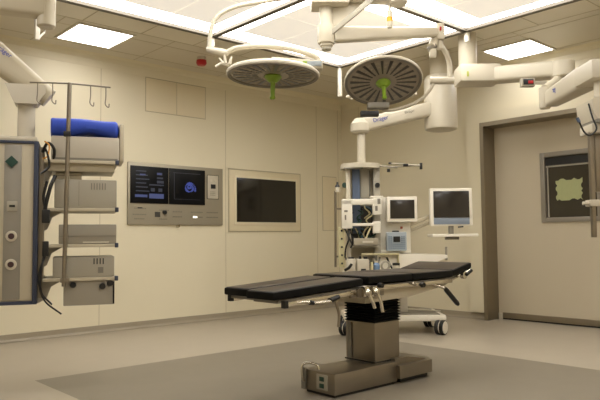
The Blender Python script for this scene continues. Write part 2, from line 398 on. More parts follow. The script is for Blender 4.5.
def marks(bm):
    for x0, z0, n in ((3.52, 1.36, 7), (3.50, 1.29, 8), (3.84, 1.345, 6), (4.02, 1.33, 6), (4.02, 1.27, 6), (4.27, 1.33, 8), (4.27, 1.27, 8), (4.50, 1.33, 8), (4.50, 1.27, 8), (3.52, 1.24, 6), (3.84, 1.24, 5)):
        for k in range(n):
            box(bm, (x0+k*.022, YW-.0335, z0), (x0+k*.022+.014, YW-.028, z0+.012))
part('control_labels', MIDG, c, marks, smooth=False)
for b_ in (((3.78, YW-.035, 1.27), (3.85, YW-.02, 1.33)), ((3.56, YW-.034, 1.365), (3.62, YW-.02, 1.38))): part('slot', DARKG, c, bx(b_, bev=.002))
part('knob', BLACK, c, lambda bm: lathe(bm, (3.905, YW-.028, 1.325), [(.024, 0), (.022, .03), (0, .032)], 16, (0, -1, 0)), label='small round black knob')
part('lit_button', mat('button_glow', '#ffffff', .4, emit=(1, .93, .75), es=1.2), c, bx(((4.30, YW-.038, 1.265), (4.36, YW-.028, 1.287)), bev=.008), label='glowing white oval button')
part('latch', CHROME, c, bx(((4.08, YW-.04, 1.15), (4.11, YW, 1.185)), bev=.003))

# ================================================================== operating table
TX, TY = 3.48, 3.10
T = root('operating_table', 'black padded operating table on a stainless steel column and foot', 'operating table', (TX, TY, 0))
def basef(bm):
    box(bm, (2.89, 2.90, .018), (3.50, 3.20, .150), .008)
b0 = part('base_bar', STEEL, T, basef, label='long stainless bar of the base')
part('base_foot', STEEL, T, lambda bm: (prism(bm, [(3.49, 2.87), (3.85, 2.87), (3.92, 2.94), (3.92, 3.26), (3.85, 3.33), (3.49, 3.33)], 'z', .038, .125), prism(bm, [(3.50, .124), (3.50, .165), (3.64, .165), (3.86, .124)], 'y', 2.92, 3.28)), label='wide stainless foot')
for b_ in (((2.91, 2.92, .0), (3.48, 3.18, .02)), ((3.55, 2.92, .0), (3.86, 3.28, .036))): part('floor_pad', BLACK, T, bx(b_), smooth=False)
part('end_handle', CHROME, T, tb(curve([(2.885, 3.17, .07), (2.865, 3.17, .09), (2.865, 3.17, .175), (2.90, 3.14, .19), (2.93, 3.10, .178), (2.935, 3.09, .15)], 5), .008))
part('end_plate', MIDG, T, bx(((2.878, 3.16, .02), (2.892, 3.20, .16)), bev=.003))
sk = part('socket_plate', GREY, T, bx(((2.884, 2.96, .04), (2.892, 3.06, .135)), bev=.002))
for z in (.065, .108): part('socket', DGREEN, sk, lambda bm: box(bm, (2.880, 2.99, z-.014), (2.885, 3.03, z+.014), .002))
part('column', STEEL, T, lambda bm: (box(bm, (3.345, 2.965, .148), (3.605, 3.235, .42), .004), box(bm, (3.37, 3.20, .148), (3.59, 3.26, .40), .004), box(bm, (3.339, 2.959, .148), (3.611, 3.241, .162), .002)), label='square brushed steel column')
part('column_seal', BLACK, T, bx(((3.337, 2.957, .150), (3.613, 3.243, .160))), smooth=False)
part('column_edge_strip', MIDG, T, bx(((3.335, 3.18, .16), (3.346, 3.215, .41)), bev=.002))
def bellows(bm):
    prev = None; n = 8
    def ring(e, z): return [bm.verts.new(p) for p in ((3.352-e, 2.972-e, z), (3.598+e, 2.972-e, z), (3.598+e, 3.228+e, z), (3.352-e, 3.228+e, z))]
    rings = []
    for k in range(n*2+1):
        rings.append(ring(.016 if k % 2 else 0, .415+k*(.155/(2*n))))
    for a, b in zip(rings, rings[1:]):
        for k in range(4): bm.faces.new((a[k], a[(k+1) % 4], b[(k+1) % 4], b[k]))
    bm.faces.new(rings[0][::-1]); bm.faces.new(rings[-1])
part('bellows', RUB, T, bellows, smooth=False)
# top profile  (x, z of the upper face)
NY, FY = 2.83, 3.365
def zt(x):
    P = [(2.34, .697), (3.10, .741), (3.14, .750), (4.09, .753), (4.34, .805)]
    for (a, b), (c_, d_) in zip(P, P[1:]):
        if x <= c_: return b+(d_-b)*(x-a)/(c_-a)
    return P[-1][1]
def pad(bm, x0, x1, y0, y1, zoff=0, th=.047, bev=.012):
    vs = box(bm, (x0, y0, 0), (x1, y1, th), bev)
    for v in vs:
        if v.is_valid: v.co.z += zt(min(max(v.co.x, x0), x1))-th+zoff
def padpart(x0, x1, y0, y1, lab):
    p = part('mattress_section', MATT, T, lambda bm: pad(bm, x0, x1, y0, y1), label=lab)
    part('mattress_sheen', MATTOP, p, lambda bm: pad(bm, x0+.012, x1-.012, y0+.012, y1-.012, .0025, .008, .003))  # thin layer carrying the painted sheen of the pad top
padpart(2.34, 3.095, NY, 3.085, 'near leg pad'); padpart(2.38, 3.095, 3.11, FY, 'far leg pad')
padpart(3.145, 3.60, NY, FY, 'seat pad'); padpart(3.607, 4.085, NY, FY, 'back pad'); padpart(4.095, 4.34, NY+.01, FY-.01, 'raised head pad')
def plates(bm):
    for x0, x1, y0, y1 in ((2.39, 3.10, NY+.02, 3.075), (2.42, 3.10, 3.12, FY-.02), (3.11, 4.08, NY+.02, FY-.02), (4.10, 4.31, NY+.04, FY-.04)):
        vs = box(bm, (x0, y0, 0), (x1, y1, .016))
        for v in vs: v.co.z += zt(v.co.x)-.052-.018
part('support_plate', MIDG, T, plates, smooth=False)
def sub(bm):
    prism(bm, [(3.14, .575), (3.60, .590), (4.00, .640), (4.27, .715), (4.10, .683), (3.14, .682)], 'y', NY+.035, FY-.035)
part('under_frame', mat('frame_cream', '#b5aa94', .4, .2), T, sub, smooth=False)
def rail(name, x0, x1, y, dz):
    def f(bm):
        vs = box(bm, (x0, y, 0), (x1, y+.01, .026), .002)
        for v in vs:
            if v.is_valid: v.co.z += zt(v.co.x)-dz
    r_ = part(name, CHROME, T, f)
    for x in (x0+.08, (x0+x1)/2, x1-.08):
        part('rail_bracket', STEEL, r_, bx(((x, y-.002 if y > 3 else y+.004, zt(x)-dz+.004), (x+.03, y+.012 if y < 3 else y+.004, zt(x)-dz+.034)), ), smooth=False)
for y in (NY-.012, FY+.002): rail('side_rail', 3.16, 4.05, y, .088)
for y in (NY, FY-.01): rail('leg_side_rail', 2.44, 3.02, y, .095)
for y0_, z0_ in ((NY-.012, .602), (FY-.022, .61)): part('rail_end_stop', BLACK, T, bx(((2.415, y0_, z0_), (2.445, y0_+.034, z0_+.044)), bev=.004))
part('release_bar', CHROME, T, tb(curve([(2.52, NY+.01, .628), (2.60, NY+.005, .625), (2.68, NY-.005, .615), (2.80, NY-.005, .618), (2.86, NY+.01, .64)], 6), .011))
part('release_grip', BLACK, T, tb([(2.79, NY-.006, .622), (2.86, NY-.004, .640)], .014))
part('release_grip', BLACK, T, tb([(2.62, NY, .622), (2.65, NY, .618)], .014))
def hinge(bm, y):
    if True:
        for x, z, r in ((3.12, .655, .042), (3.05, .652, .03), (3.20, .64, .035)):
            lathe(bm, (x, y+.012, z), [(0, 0), (r*.5, 0), (r, .008), (r, .03), (0, .032)], 18, (0, -1, 0))
        box(bm, (2.98, y, .62), (3.30, y+.02, .675), .006)
for y in (NY+.005, FY-.03): part('hinge_block', STEEL, T, lambda bm: hinge(bm, y))
def clampf(x, dz):
    def f(bm):
        box(bm, (x-.022, NY-.045, .625), (x+.022, NY-.008, .69), .006)
        lathe(bm, (x, NY-.04, .655), [(0, 0), (.02, 0), (.024, .012), (.014, .03), (0, .032)], 14, (0, -1, 0))
        tube(bm, curve([(x+.005, NY-.055, .65), (x+.02, NY-.07, .60), (x+.035, NY-.075, .60-dz)], 5), [.011]*11)
    return f
part('clamp', CHROME, T, clampf(3.08, .045)); part('clamp', CHROME, T, clampf(3.155, .075))
part('clamp_lever', STEEL, T, tb(curve([(2.86, NY+.03, .65), (2.87, NY+.03, .60), (2.895, NY+.03, .53), (2.89, NY+.03, .45)], 5), .009))
part('clamp_knob', BLACK, T, lambda bm: lathe(bm, (3.235, NY-.008, .69), [(0, 0), (.018, 0), (.016, .03), (0, .032)], 14, (0, -1, 0)))
part('rail_catch', CHROME, T, lambda bm: (box(bm, (3.60, NY-.03, .665), (3.69, NY-.004, .69), .004), tube(bm, [(3.60, NY-.02, .675), (3.56, NY-.03, .69)], .008)))
part('catch_knob', BLACK, T, lambda bm: lathe(bm, (3.66, NY-.028, .672), [(0, 0), (.02, 0), (.018, .022), (0, .024)], 14, (0, -1, 0)))
hd = part('head_release', CHROME, T, lambda bm: (tube(bm, [(4.17, NY+.03, .705), (4.27, NY, .735), (4.31, NY, .752)], .012), lathe(bm, (4.22, NY+.02, .712), [(0, 0), (.028, 0), (.028, .03), (0, .03)], 16, (0, -1, 0))))
part('head_release_grip', BLACK, hd, tb([(4.235, NY-.012, .716), (4.30, NY-.012, .745)], .013))
lv = part('lever_stem', CHROME, T, tb([(3.88, NY+.04, .665), (3.965, NY-.01, .625)], .011))
part('lever_grip', BLACK, lv, tb([(3.955, NY-.008, .632), (3.975, NY-.012, .612), (4.09, NY-.02, .512), (4.105, NY-.02, .500)], [.013, .018, .018, .012]))

# ================================================================== pendant on the left (site frame)
SITE_FLAT = SITE
SITE = SITE_FLAT @ Matrix.Translation((-1.6, 4.35, 0)) @ Matrix.Rotation(math.radians(19), 4, 'Z') @ Matrix.Translation((1.6, -4.22, 0))   # the left pendant is turned a little
P = root('supply_pendant', 'cream ceiling supply pendant with equipment shelves at the left edge', 'supply pendant', (-1.72, 4.2, H), SITE)
def site(name, m_, par, fn, **k): return part(name, m_, par, fn, SITE, **k)
site('ceiling_column', CREAM, P, lambda bm: lathe(bm, (-1.72, 4.2, 2.44), [(0, 0), (.045, 0), (.06, .012), (.062, .61), (0, .61)], 28))
site('upper_arm', CREAM, P, lambda bm: (beam(bm, (-1.72, 4.2, 2.58), (-2.62, 4.30, 2.66), .13, .15, .17, .20, .03), lathe(bm, (-2.62, 4.30, 2.5), [(0, 0), (.11, 0), (.12, .01), (.12, .28), (0, .28)], 28)))
sa = site('spring_arm', CREAM, P, lambda bm: (beam(bm, (-2.58, 4.30, 2.67), (-1.70, 4.33, 1.985), .16, .29, .13, .13, .045),))
site('arm_end_cover', WHITE, sa, lambda bm: prism(bm, [(-1.975, 2.06), (-1.72, 2.06), (-1.72, 2.01), (-1.775, 1.93), (-1.915, 1.93)], 'y', 4.255, 4.41))
d_ = (Vector((-1.78, 4.33, 2.015))-Vector((-2.58, 4.30, 2.62)))
text('Dräger', .045, LOGO, sa, SITE @ face_M((-1.985, 4.222, 2.27), d_, (0, 0, 1)))
site('drop_tube', WHITE, P, tb([(-1.845, 4.35, 1.65), (-1.845, 4.35, 1.99)], .056, 24))
bd = site('service_column', CREAM, P, bx(((-2.17, 4.22, .605), (-1.775, 4.52, 1.655)), bev=.02))
site('recessed_channel', mat('channel_grey', '#8f897e', .4, .3), bd, bx(((-1.965, 4.214, .62), (-1.86, 4.23, 1.64)), bev=.003))
site('edge_trim', NAVY, bd, lambda bm: (box(bm, (-1.785, 4.205, .59), (-1.755, 4.53, 1.66), .006), box(bm, (-2.17, 4.21, 1.65), (-1.755, 4.53, 1.668), .004), box(bm, (-2.17, 4.21, .585), (-1.755, 4.53, .607), .004)))
site('top_cap', WHITE, bd, lambda bm: box(bm, (-2.16, 4.22, 1.667), (-1.765, 4.52, 1.70), .012))
site('gas_outlet', DGREEN, bd, lambda bm: prism(bm, [(-1.92, 1.485), (-1.88, 1.525), (-1.92, 1.565), (-1.96, 1.525)], 'y', 4.195, 4.215), label='dark green diamond gas outlet')
ol = site('power_outlet', GREY, bd, lambda bm: box(bm, (-1.945, 4.203, 1.20), (-1.88, 4.215, 1.265), .004)); site('outlet_slot', BLACK, ol, bx(((-1.93, 4.2, 1.225), (-1.895, 4.204, 1.24))))
for z in (1.035, .85):
    ol = site('gas_socket', WHITE, bd, lambda bm: lathe(bm, (-1.915, 4.215, z), [(.036, 0), (.034, .014), (.024, .016), (0, .016)], 20, (0, -1, 0)))
    site('socket_core', mat('socket_dark', '#3a2020', .5), ol, lambda bm: lathe(bm, (-1.915, 4.2, z), [(.02, 0), (.018, .008), (0, .008)], 16, (0, -1, 0)))
ZS = [1.548, 1.222, .978, .752]      # shelves
for y in (4.29, 4.42): site('mounting_rail', STEEL, P, lambda bm: box(bm, (-1.77, y, .62), (-1.725, y+.04, 1.64)))
for i, z in enumerate(ZS):
    sh = site('shelf', CREAM, P, bx(((-1.72, 4.2, z-.022), (-1.245, 4.6, z)), bev=.004))
    site('corner_bumper', NAVY, sh, bx(((-1.262, 4.19, z-.026), (-1.238, 4.23, z+.006)), bev=.005))
    site('shelf_bracket', GREY, sh, lambda bm: prism(bm, [(-1.755, z+.04), (-1.70, z+.005), (-1.70, z-.02), (-1.60, z-.02), (-1.67, z-.06), (-1.70, z-.14), (-1.755, z-.17)], 'y', 4.30, 4.36))
site('drawer_unit', CREAM, P, lambda bm: box(bm, (-1.70, 4.24, 1.475), (-1.265, 4.58, 1.527), .004), label='shallow cream tray under the top shelf')
cb = site('cabinet', mat('cabinet_grey', '#9a9385', .4, .15), P, bx(((-1.59, 4.22, .565), (-1.26, 4.58, .73)), bev=.006))
for x, z in ((-1.53, .705), (-1.34, .69), (-1.29, .71)):
    site('cabinet_knob', BLACK, cb, lambda bm: lathe(bm, (x, 4.222, z), [(.022, 0), (.02, .02), (0, .022)], 12, (0, -1, 0)))
site('cabinet_edge', BLACK, cb, bx(((-1.272, 4.216, .57), (-1.262, 4.225, .72))))
# cables
for pts, r in (([(-1.735, 4.25, 1.60), (-1.70, 4.22, 1.66), (-1.66, 4.22, 1.62), (-1.665, 4.24, 1.53)], .01),
               ([(-1.72, 4.24, 1.63), (-1.70, 4.2, 1.58), (-1.69, 4.2, 1.50), (-1.74, 4.2, 1.45)], .008),
               ([(-1.65, 4.22, 1.44), (-1.68, 4.2, 1.36), (-1.71, 4.2, 1.22), (-1.70, 4.2, 1.18)], .013),
               ([(-1.70, 4.2, 1.40), (-1.72, 4.2, 1.30), (-1.705, 4.2, 1.20)], .010),
               ([(-1.70, 4.22, .92), (-1.74, 4.2, .80), (-1.74, 4.2, .70), (-1.70, 4.2, .60), (-1.60, 4.2, .515)], .006),
               ([(-1.71, 4.22, .95), (-1.73, 4.18, .78), (-1.725, 4.2, .66), (-1.66, 4.2, .58)], .006)):
    site('cable', BLACK, P, tb(curve(pts, 6), r, 8))
site('hose', mat('hose_orange', '#c98a2a', .5), P, tb(curve([(-1.72, 4.21, 1.67), (-1.69, 4.2, 1.64), (-1.70, 4.2, 1.57), (-1.73, 4.2, 1.55)], 6), .005, 8))
site('plug', BLACK, P, bx(((-1.73, 4.18, 1.12), (-1.68, 4.23, 1.21)), bev=.006)); site('plug', BLACK, P, bx(((-1.725, 4.19, .90), (-1.685, 4.23, 1.0)), bev=.006))
# infusion pole fixed to the pendant
pl = site('infusion_pole', STEEL, P, tb([(-1.587, 4.16, .70), (-1.565, 4.16, 2.065)], .014, 16))
site('hook_bar', STEEL, pl, tb([(-1.815, 4.16, 2.052), (-1.565, 4.16, 2.062), (-1.30, 4.16, 2.052)], .0055, 10))
for x in (-1.765, -1.672, -1.43, -1.33):
    z = 2.06-abs(x+1.565)*.03
    site('hook', STEEL, pl, tb(curve([(x, 4.16, z), (x, 4.16, z-.07), (x-.003, 4.16, z-.12), (x+.018, 4.16, z-.14), (x+.022, 4.16, z-.115)], 5), .0038, 8))
site('pole_clamp', BLACK, pl, bx(((-1.60, 4.14, 1.70), (-1.555, 4.18, 1.735)), bev=.005))
site('pole_bracket', STEEL, pl, bx(((-1.61, 4.15, .725), (-1.55, 4.21, .755)), bev=.005))
# equipment lying on the shelves
def device(label, x0, x1, z0, z1, y1=4.56, m_=GREY, group=None):
    r = root('medical_device', label, 'medical device', ((x0+x1)/2, 4.4, z0), SITE)
    site('casing', m_, r, bx(((x0, 4.23, z0), (x1, y1, z1)), bev=.008)); return r
e = device('grey boxy device under the blue cushion on the top shelf', -1.68, -1.235, 1.549, 1.715, m_=mat('device_warm_grey', '#b7ae9d', .45))
site('front_recess', MIDG, e, bx(((-1.67, 4.226, 1.552), (-1.245, 4.232, 1.567))))
e = device('wide pale grey device on the second shelf of the left pendant', -1.655, -1.25, 1.223, 1.418)
site('vent_slots', MIDG, e, lambda bm: [box(bm, (-1.42+.018*k, 4.227, 1.35), (-1.414+.018*k, 4.232, 1.395)) for k in range(6)])
site('front_line', MIDG, e, bx(((-1.50, 4.227, 1.24), (-1.497, 4.232, 1.41))))
r = root('small_box', 'small cream box standing on the wide pale grey device', 'box', (-1.57, 4.4, 1.419), SITE)
site('box_body', CREAM, r, bx(((-1.65, 4.30, 1.419), (-1.48, 4.5, 1.47)), bev=.006)); site('box_edge', MIDG, r, bx(((-1.65, 4.297, 1.449), (-1.48, 4.301, 1.453))))
e = device('low grey device on the third shelf of the left pendant', -1.625, -1.25, .979, 1.112, m_=mat('device_darker', '#958e80', .42, .2))
site('front_strip', WHITE, e, bx(((-1.47, 4.225, .985), (-1.30, 4.232, .995)))); site('front_seam', MIDG, e, bx(((-1.62, 4.226, 1.03), (-1.255, 4.231, 1.034))))
e = device('grey device with vent slots on the lowest shelf above the cabinet', -1.66, -1.262, .753, .893)
site('vent_slots', DARKG, e, lambda bm: [box(bm, (-1.40+.02*k, 4.227, .84), (-1.392+.02*k, 4.232, .88)) for k in range(4)])
site('port_panel', MIDG, e, bx(((-1.37, 4.227, .78), (-1.335, 4.232, .82))))
# blue cushion
def cushion(bm):
    n = 40; N = 24; X0c, X1c = -1.685, -1.235; rings = []
    for i in range(n+1):
        t_ = i/n; x = X0c+(X1c-X0c)*t_
        top = 1.853-.012*t_; bot = 1.717+.03*math.exp(-((t_-.55)/.22)**2)
        e_ = 1.0
        if t_ > .93: e_ = math.sqrt(max(.0, 1-((t_-.93)/.07)**2))*.55+.45
        if t_ < .02: e_ = .92
        zc = (top+bot)/2; hz = (top-bot)/2*e_; hy = .15*e_
        ring = []
        for k in range(N):
            a = 2*PI*k/N; ca, sa_ = math.cos(a), math.sin(a)
            ring.append(bm.verts.new((x, 4.38+hy*math.copysign(abs(ca)**.6, ca), zc+hz*math.copysign(abs(sa_)**.6, sa_)+.003*math.sin(9*t_+2*a))))
        rings.append(ring)
    for a, b in zip(rings, rings[1:]):
        for k in range(N): bm.faces.new((a[k], a[(k+1) % N], b[(k+1) % N], b[k]))
    bm.faces.new(rings[0][::-1]); bm.faces.new(rings[-1])
cu = single('positioning_cushion', 'bright blue cushion lying on top of the left pendant equipment', 'cushion', BLUE, cushion, SITE)
single('cream_board', 'slim cream board standing at the right end of the blue cushion', 'board', CREAM, lambda bm: box(bm, (-1.232, 4.26, 1.55), (-1.20, 4.56, 1.82), .012), SITE)
SITE = SITE_FLAT

# ================================================================== surgical lights
HB = root('light_mount', 'central white ceiling mount carrying both surgical lights', 'ceiling mount', (.22, 5.0, H), SITE)
site('mount_column', WHITE, HB, lambda bm: (lathe(bm, (.22, 5.0, 2.50), [(0, 0), (.04, 0), (.052, .01), (.052, .55), (0, .55)], 28)))
site('mount_collar', WHITE, HB, lambda bm: box(bm, (.10, 4.88, 2.82), (.40, 5.12, H-.03), .02))
site('upper_arm', WHITE, HB, lambda bm: (beam(bm, (.25, 5.0, 2.93), (.78, 4.95, 2.89), .14, .13, .12, .12, .02), lathe(bm, (.78, 4.95, 2.815), [(0, 0), (.06, 0), (.075, .015), (.07, .2), (0, .2)], 22)))
site('brace', GREY, HB, lambda bm: beam(bm, (.235, 4.96, 2.585), (.59, 4.93, 2.87), .025, .035, .03, .045, .004))
site('column_foot', GREY, HB, lambda bm: lathe(bm, (.22, 5.0, 2.475), [(0, 0), (.03, 0), (.038, .006), (.04, .026), (0, .026)], 24))
site('wing_plate', WHITE, HB, lambda bm: prism(bm, [(.265, 2.60), (.265, 2.87), (.56, 2.87), (.45, 2.80)], 'y', 4.99, 5.01), smooth=False)
hd = site('pull_tube', WHITE, HB, lambda bm: lathe(bm, (.715, 4.95, 2.635), [(0, 0), (.02, .0), (.022, .01), (.022, .13), (.012, .14), (.012, .19), (0, .19)], 16))
site('yellow_band', YEL, hd, lambda bm: lathe(bm, (.715, 4.95, 2.685), [(.0232, 0), (.0232, .035), (.02, .036), (.02, 0)], 16))
def light_head(L, c, tilt, roll, R):
    """surgical light head; local z up, underside -z"""
    M = SITE @ Matrix.Translation(c) @ Matrix.Rotation(roll, 4, 'Y') @ Matrix.Rotation(tilt, 4, 'X')
    def rp(name, m_, par, fn, **k): return part(name, m_, par, fn, M, **k)
    sh = rp('lamp_housing', WHITE, L, lambda bm: lathe(bm, (0, 0, 0), [(R*.93, -.012), (R*.985, -.018), (R, -.008), (R*.99, .006), (R*.93, .022), (R*.78, .036), (R*.5, .048), (.10, .055), (.09, .075), (0, .08)], 56))
    rp('lamp_rim', mat('rim_grey', '#6f675a', .4), sh, lambda bm: lathe(bm, (0, 0, 0), [(R*.90, -.010), (R*.91, -.020), (R*.965, -.025), (R*.988, -.014), (R*.95, -.006)], 56))
    rp('lens_plate', mat('lens_taupe', '#94897a', .22, spec=.6), sh, lambda bm: lathe(bm, (0, 0, 0), [(R*.92, -.0), (R*.92, -.012), (0, -.014)], 56))
    def slots(bm):
        n = 22
        for k in range(n):
            a = 2*PI*k/n; dx, dy = math.cos(a), math.sin(a)
            r0, r1 = R*.34, R*.84; w0, w1 = .010, .030 if k % 2 else .024
            pts = [(dx*r0-dy*w0/2, dy*r0+dx*w0/2), (dx*r1-dy*w1/2, dy*r1+dx*w1/2), (dx*r1+dy*w1/2, dy*r1-dx*w1/2), (dx*r0+dy*w0/2, dy*r0-dx*w0/2)]
            prism(bm, pts, 'z', -.0155, -.010)
    rp('lens_slots', mat('slot_dark', '#3a352d', .3), sh, slots, smooth=False)
    def leds(bm):
        for k in range(22):
            for j, rr in enumerate((.46, .60, .74)):
                a = 2*PI*(k+.5)/22; lathe(bm, (R*rr*math.cos(a), R*rr*math.sin(a), -.0142), [(.011+.004*j, 0), (.008, -.003), (0, -.003)], 8)
    rp('led_lenses', mat('led_glass', '#9a8f7d', .15), sh, leds)
    hb = rp('handle_hub', GREEN, sh, lambda bm: lathe(bm, (0, 0, 0), [(.058, -.012), (.066, -.024), (.05, -.045), (.028, -.065), (0, -.066)], 24), label='round green handle hub')
    rp('sterile_handle', GREEN, hb, lambda bm: lathe(bm, (0, 0, 0), [(.03, -.04), (.018, -.06), (.016, -.16), (.022, -.18), (.014, -.19), (0, -.192)], 18), label='green grip')
    return sh, rp
# light to the right, facing the camera more
L2 = root('surgical_light', 'round surgical light on the right, tilted to show its ribbed face and green handle', 'surgical light', (.22, 5.02, H-.3), SITE, group=None)
c2 = (.74, 5.6, 2.375)
sh2, rp2 = light_head(L2, c2, math.radians(-24), 0, .345)
site('boom_arm', WHITE, L2, lambda bm: (beam(bm, (.26, 5.0, 2.60), (1.23, 5.55, 2.79), .10, .125, .07, .085, .02), lathe(bm, (.22, 5.0, 2.53), [(0, 0), (.066, 0), (.07, .01), (.07, .14), (0, .14)], 28)))
ej = site('elbow_joint', WHITE, L2, lambda bm: (box(bm, (1.20, 5.50, 2.715), (1.27, 5.60, 2.86), .012), tube(bm, [(1.20, 5.55, 2.73), (1.15, 5.50, 2.65)], .035), tube(bm, [(1.235, 5.55, 2.74), (1.235, 5.55, 2.64)], .03)))
site('joint_mark', REDM, ej, lambda bm: box(bm, (1.225, 5.495, 2.79), (1.24, 5.502, 2.825), .002))
site('joint_cap', MIDG, ej, lambda bm: tube(bm, [(1.19, 5.5, 2.66), (1.12, 5.5, 2.62)], .022))
site('joint_bracket', WHITE, ej, lambda bm: (box(bm, (1.13, 5.48, 2.55), (1.19, 5.52, 2.63), .012),))
site('link_tube', WHITE, L2, tb(curve([(1.23, 5.55, 2.69), (1.285, 5.57, 2.62), (1.325, 5.6, 2.53), (1.33, 5.6, 2.40)], 7), .022))
site('elbow_barrel', WHITE, L2, tb([(1.15, 5.6, 2.375), (1.36, 5.6, 2.372)], .033, 20))
site('yoke_tube', WHITE, L2, tb(curve([(1.18, 5.6, 2.36), (1.16, 5.6, 2.31), (1.08, 5.62, 2.22), (.96, 5.64, 2.16), (.82, 5.66, 2.13), (.74, 5.68, 2.135)], 7), .015))
site('yoke_bracket', MIDG, L2, bx(((.60, 5.58, 2.135), (.79, 5.68, 2.185)), bev=.008))
site('camera_module', BLACK, L2, bx(((.54, 5.60, 2.07), (.70, 5.68, 2.115)), bev=.006))
for a in (-2.45, -.70):
    rp2('side_grip', WHITE, L2, lambda bm: tube(bm, [(.33*math.cos(a), -.33*math.sin(a), .0), (.385*math.cos(a), -.385*math.sin(a), .015), (.375*math.cos(a+.14), -.375*math.sin(a+.14), .015)], .016))
# light to the left, nearly level
L1 = root('surgical_light', 'round surgical light on the left, hung nearly level under a curved tube arm', 'surgical light', (.22, 4.9, H-.15), SITE)
c1 = (-.19, 4.7, 2.215)
sh1, rp1 = light_head(L1, c1, math.radians(-1.0), math.radians(1.5), .345)
site('sweep_tube', WHITE, L1, tb(curve([(.16, 4.98, 2.90), (-.10, 4.9, 2.86), (-.33, 4.8, 2.79), (-.47, 4.73, 2.735), (-.59, 4.7, 2.66), (-.645, 4.7, 2.56), (-.66, 4.7, 2.40)], 7), .017))
site('elbow_barrel', WHITE, L1, tb([(-.68, 4.7, 2.405), (-.56, 4.7, 2.378), (-.52, 4.7, 2.372)], [.022, .03, .02], 20))
site('yoke_tube', WHITE, L1, tb(curve([(-.54, 4.7, 2.375), (-.46, 4.7, 2.41), (-.30, 4.7, 2.425), (-.10, 4.7, 2.41), (.05, 4.7, 2.37), (.14, 4.7, 2.33), (.145, 4.7, 2.27)], 7), .02))
yk = site('yoke_joint', WHITE, L1, bx(((.0, 4.62, 2.235), (.175, 4.74, 2.30)), bev=.015))
site('joint_label', BGREY, yk, bx(((.055, 4.612, 2.25), (.165, 4.622, 2.285)), bev=.002)); site('label_mark', GREEN, yk, bx(((.03, 4.611, 2.252), (.062, 4.621, 2.286)), bev=.002))
site('lamp_saddle', CREAM, L1, lambda bm: (beam(bm, (.08, 4.7, 2.285), (-.20, 4.7, 2.315), .10, .05, .12, .03, .01)))
site('side_grip', WHITE, L1, lambda bm: (tube(bm, [(-.49, 4.62, 2.25), (-.56, 4.60, 2.27), (-.60, 4.60, 2.245)], .012), tube(bm, [(-.53, 4.60, 2.27), (-.535, 4.60, 2.335)], [.014, .006]), tube(bm, [(-.50, 4.60, 2.265), (-.485, 4.60, 2.32)], [.014, .006]), tube(bm, [(-.545, 4.60, 2.27), (-.575, 4.60, 2.31)], [.012, .005])))

# ================================================================== rear pendant (behind the table)
Q = root('supply_pendant', 'ceiling supply pendant behind the table with rounded top plate and packed shelves', 'supply pendant', (1.53, 7.0, H), SITE)
site('ceiling_column', CREAM, Q, lambda bm: lathe(bm, (1.55, 7.0, 2.5), [(0, 0), (.11, 0), (.11, .55), (0, .55)], 28))
site('column_housing', WHITE, Q, lambda bm: lathe(bm, (1.55, 7.0, 2.165), [(0, 0), (.14, 0), (.172, .012), (.178, .04), (.176, .56), (.15, .60), (0, .60)], 40))
sa = site('spring_arm', WHITE, Q, lambda bm: (beam(bm, (1.45, 6.96, 2.40), (.68, 6.82, 2.20), .15, .16, .16, .15, .04), lathe(bm, (.645, 6.80, 2.11), [(0, 0), (.08, 0), (.10, .02), (.10, .10), (.06, .155), (0, .16)], 28)))
d_ = (Vector((1.45, 6.96, 2.40))-Vector((.68, 6.82, 2.20)))
text('Dräger', .06, LOGO, sa, SITE @ face_M((.86, 6.76, 2.255), d_, (0, 0, 1)))
text('Dräger', .04, MIDG, sa, SITE @ face_M((1.18, 6.822, 2.345), d_, (0, 0, 1)))
site('drop_tube', WHITE, Q, tb([(.655, 6.8, 1.77), (.655, 6.8, 2.13)], .043, 24))
def topplate(bm):
    P_ = []
    for k in range(25):
        a = PI+PI*k/24; P_.append((.645+.205*math.cos(a), 6.82+.16*math.sin(a)))
    P_ += [(.85, 7.0), (.44, 7.0)]
    prism(bm, P_, 'z', 1.735, 1.785)
site('top_plate', WHITE, Q, topplate)
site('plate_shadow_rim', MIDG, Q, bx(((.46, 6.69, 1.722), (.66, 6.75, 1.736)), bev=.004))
site('body_left_post', WHITE, Q, bx(((.485, 6.76, .62), (.53, 6.84, 1.735)), bev=.006)); site('body_right_post', GREY, Q, bx(((.775, 6.78, .62), (.845, 6.96, 1.735)), bev=.006))
site('blue_panel', SLATE, Q, bx(((.555, 6.80, 1.05), (.635, 6.86, 1.735)), bev=.004)); site('back_panel', CREAM, Q, bx(((.53, 6.90, .62), (.775, 6.96, 1.735)), bev=.004))
site('front_strip', GREY, Q, bx(((.64, 6.84, 1.38), (.735, 6.88, 1.735)), bev=.004)); site('strip_groove', MIDG, Q, bx(((.738, 6.86, 1.40), (.75, 6.89, 1.72)),))
site('knob', BLACK, Q, lambda bm: (lathe(bm, (.815, 6.78, 1.555), [(.028, 0), (.024, .03), (0, .032)], 14, (0, -1, 0)),)); site('knob', DGREEN, Q, lambda bm: (lathe(bm, (.475, 6.80, 1.56), [(.03, 0), (.026, .02), (0, .022)], 14, (0, -1, 0)),))
def whitebars(bm):
    box(bm, (.43, 6.66, 1.345), (.80, 6.74, 1.405), .01); box(bm, (.43, 6.66, 1.10), (.54, 6.74, 1.40), .01); box(bm, (.43, 6.66, 1.125), (.80, 6.74, 1.155), .006)
    box(bm, (.75, 6.66, 1.24), (.84, 6.74, 1.42), .01); box(bm, (.75, 6.66, 1.05), (.83, 6.74, 1.17), .01); box(bm, (.73, 6.66, 1.415), (.86, 6.78, 1.435), .005)
site('bracket_frame', BRIGHT, Q, whitebars)
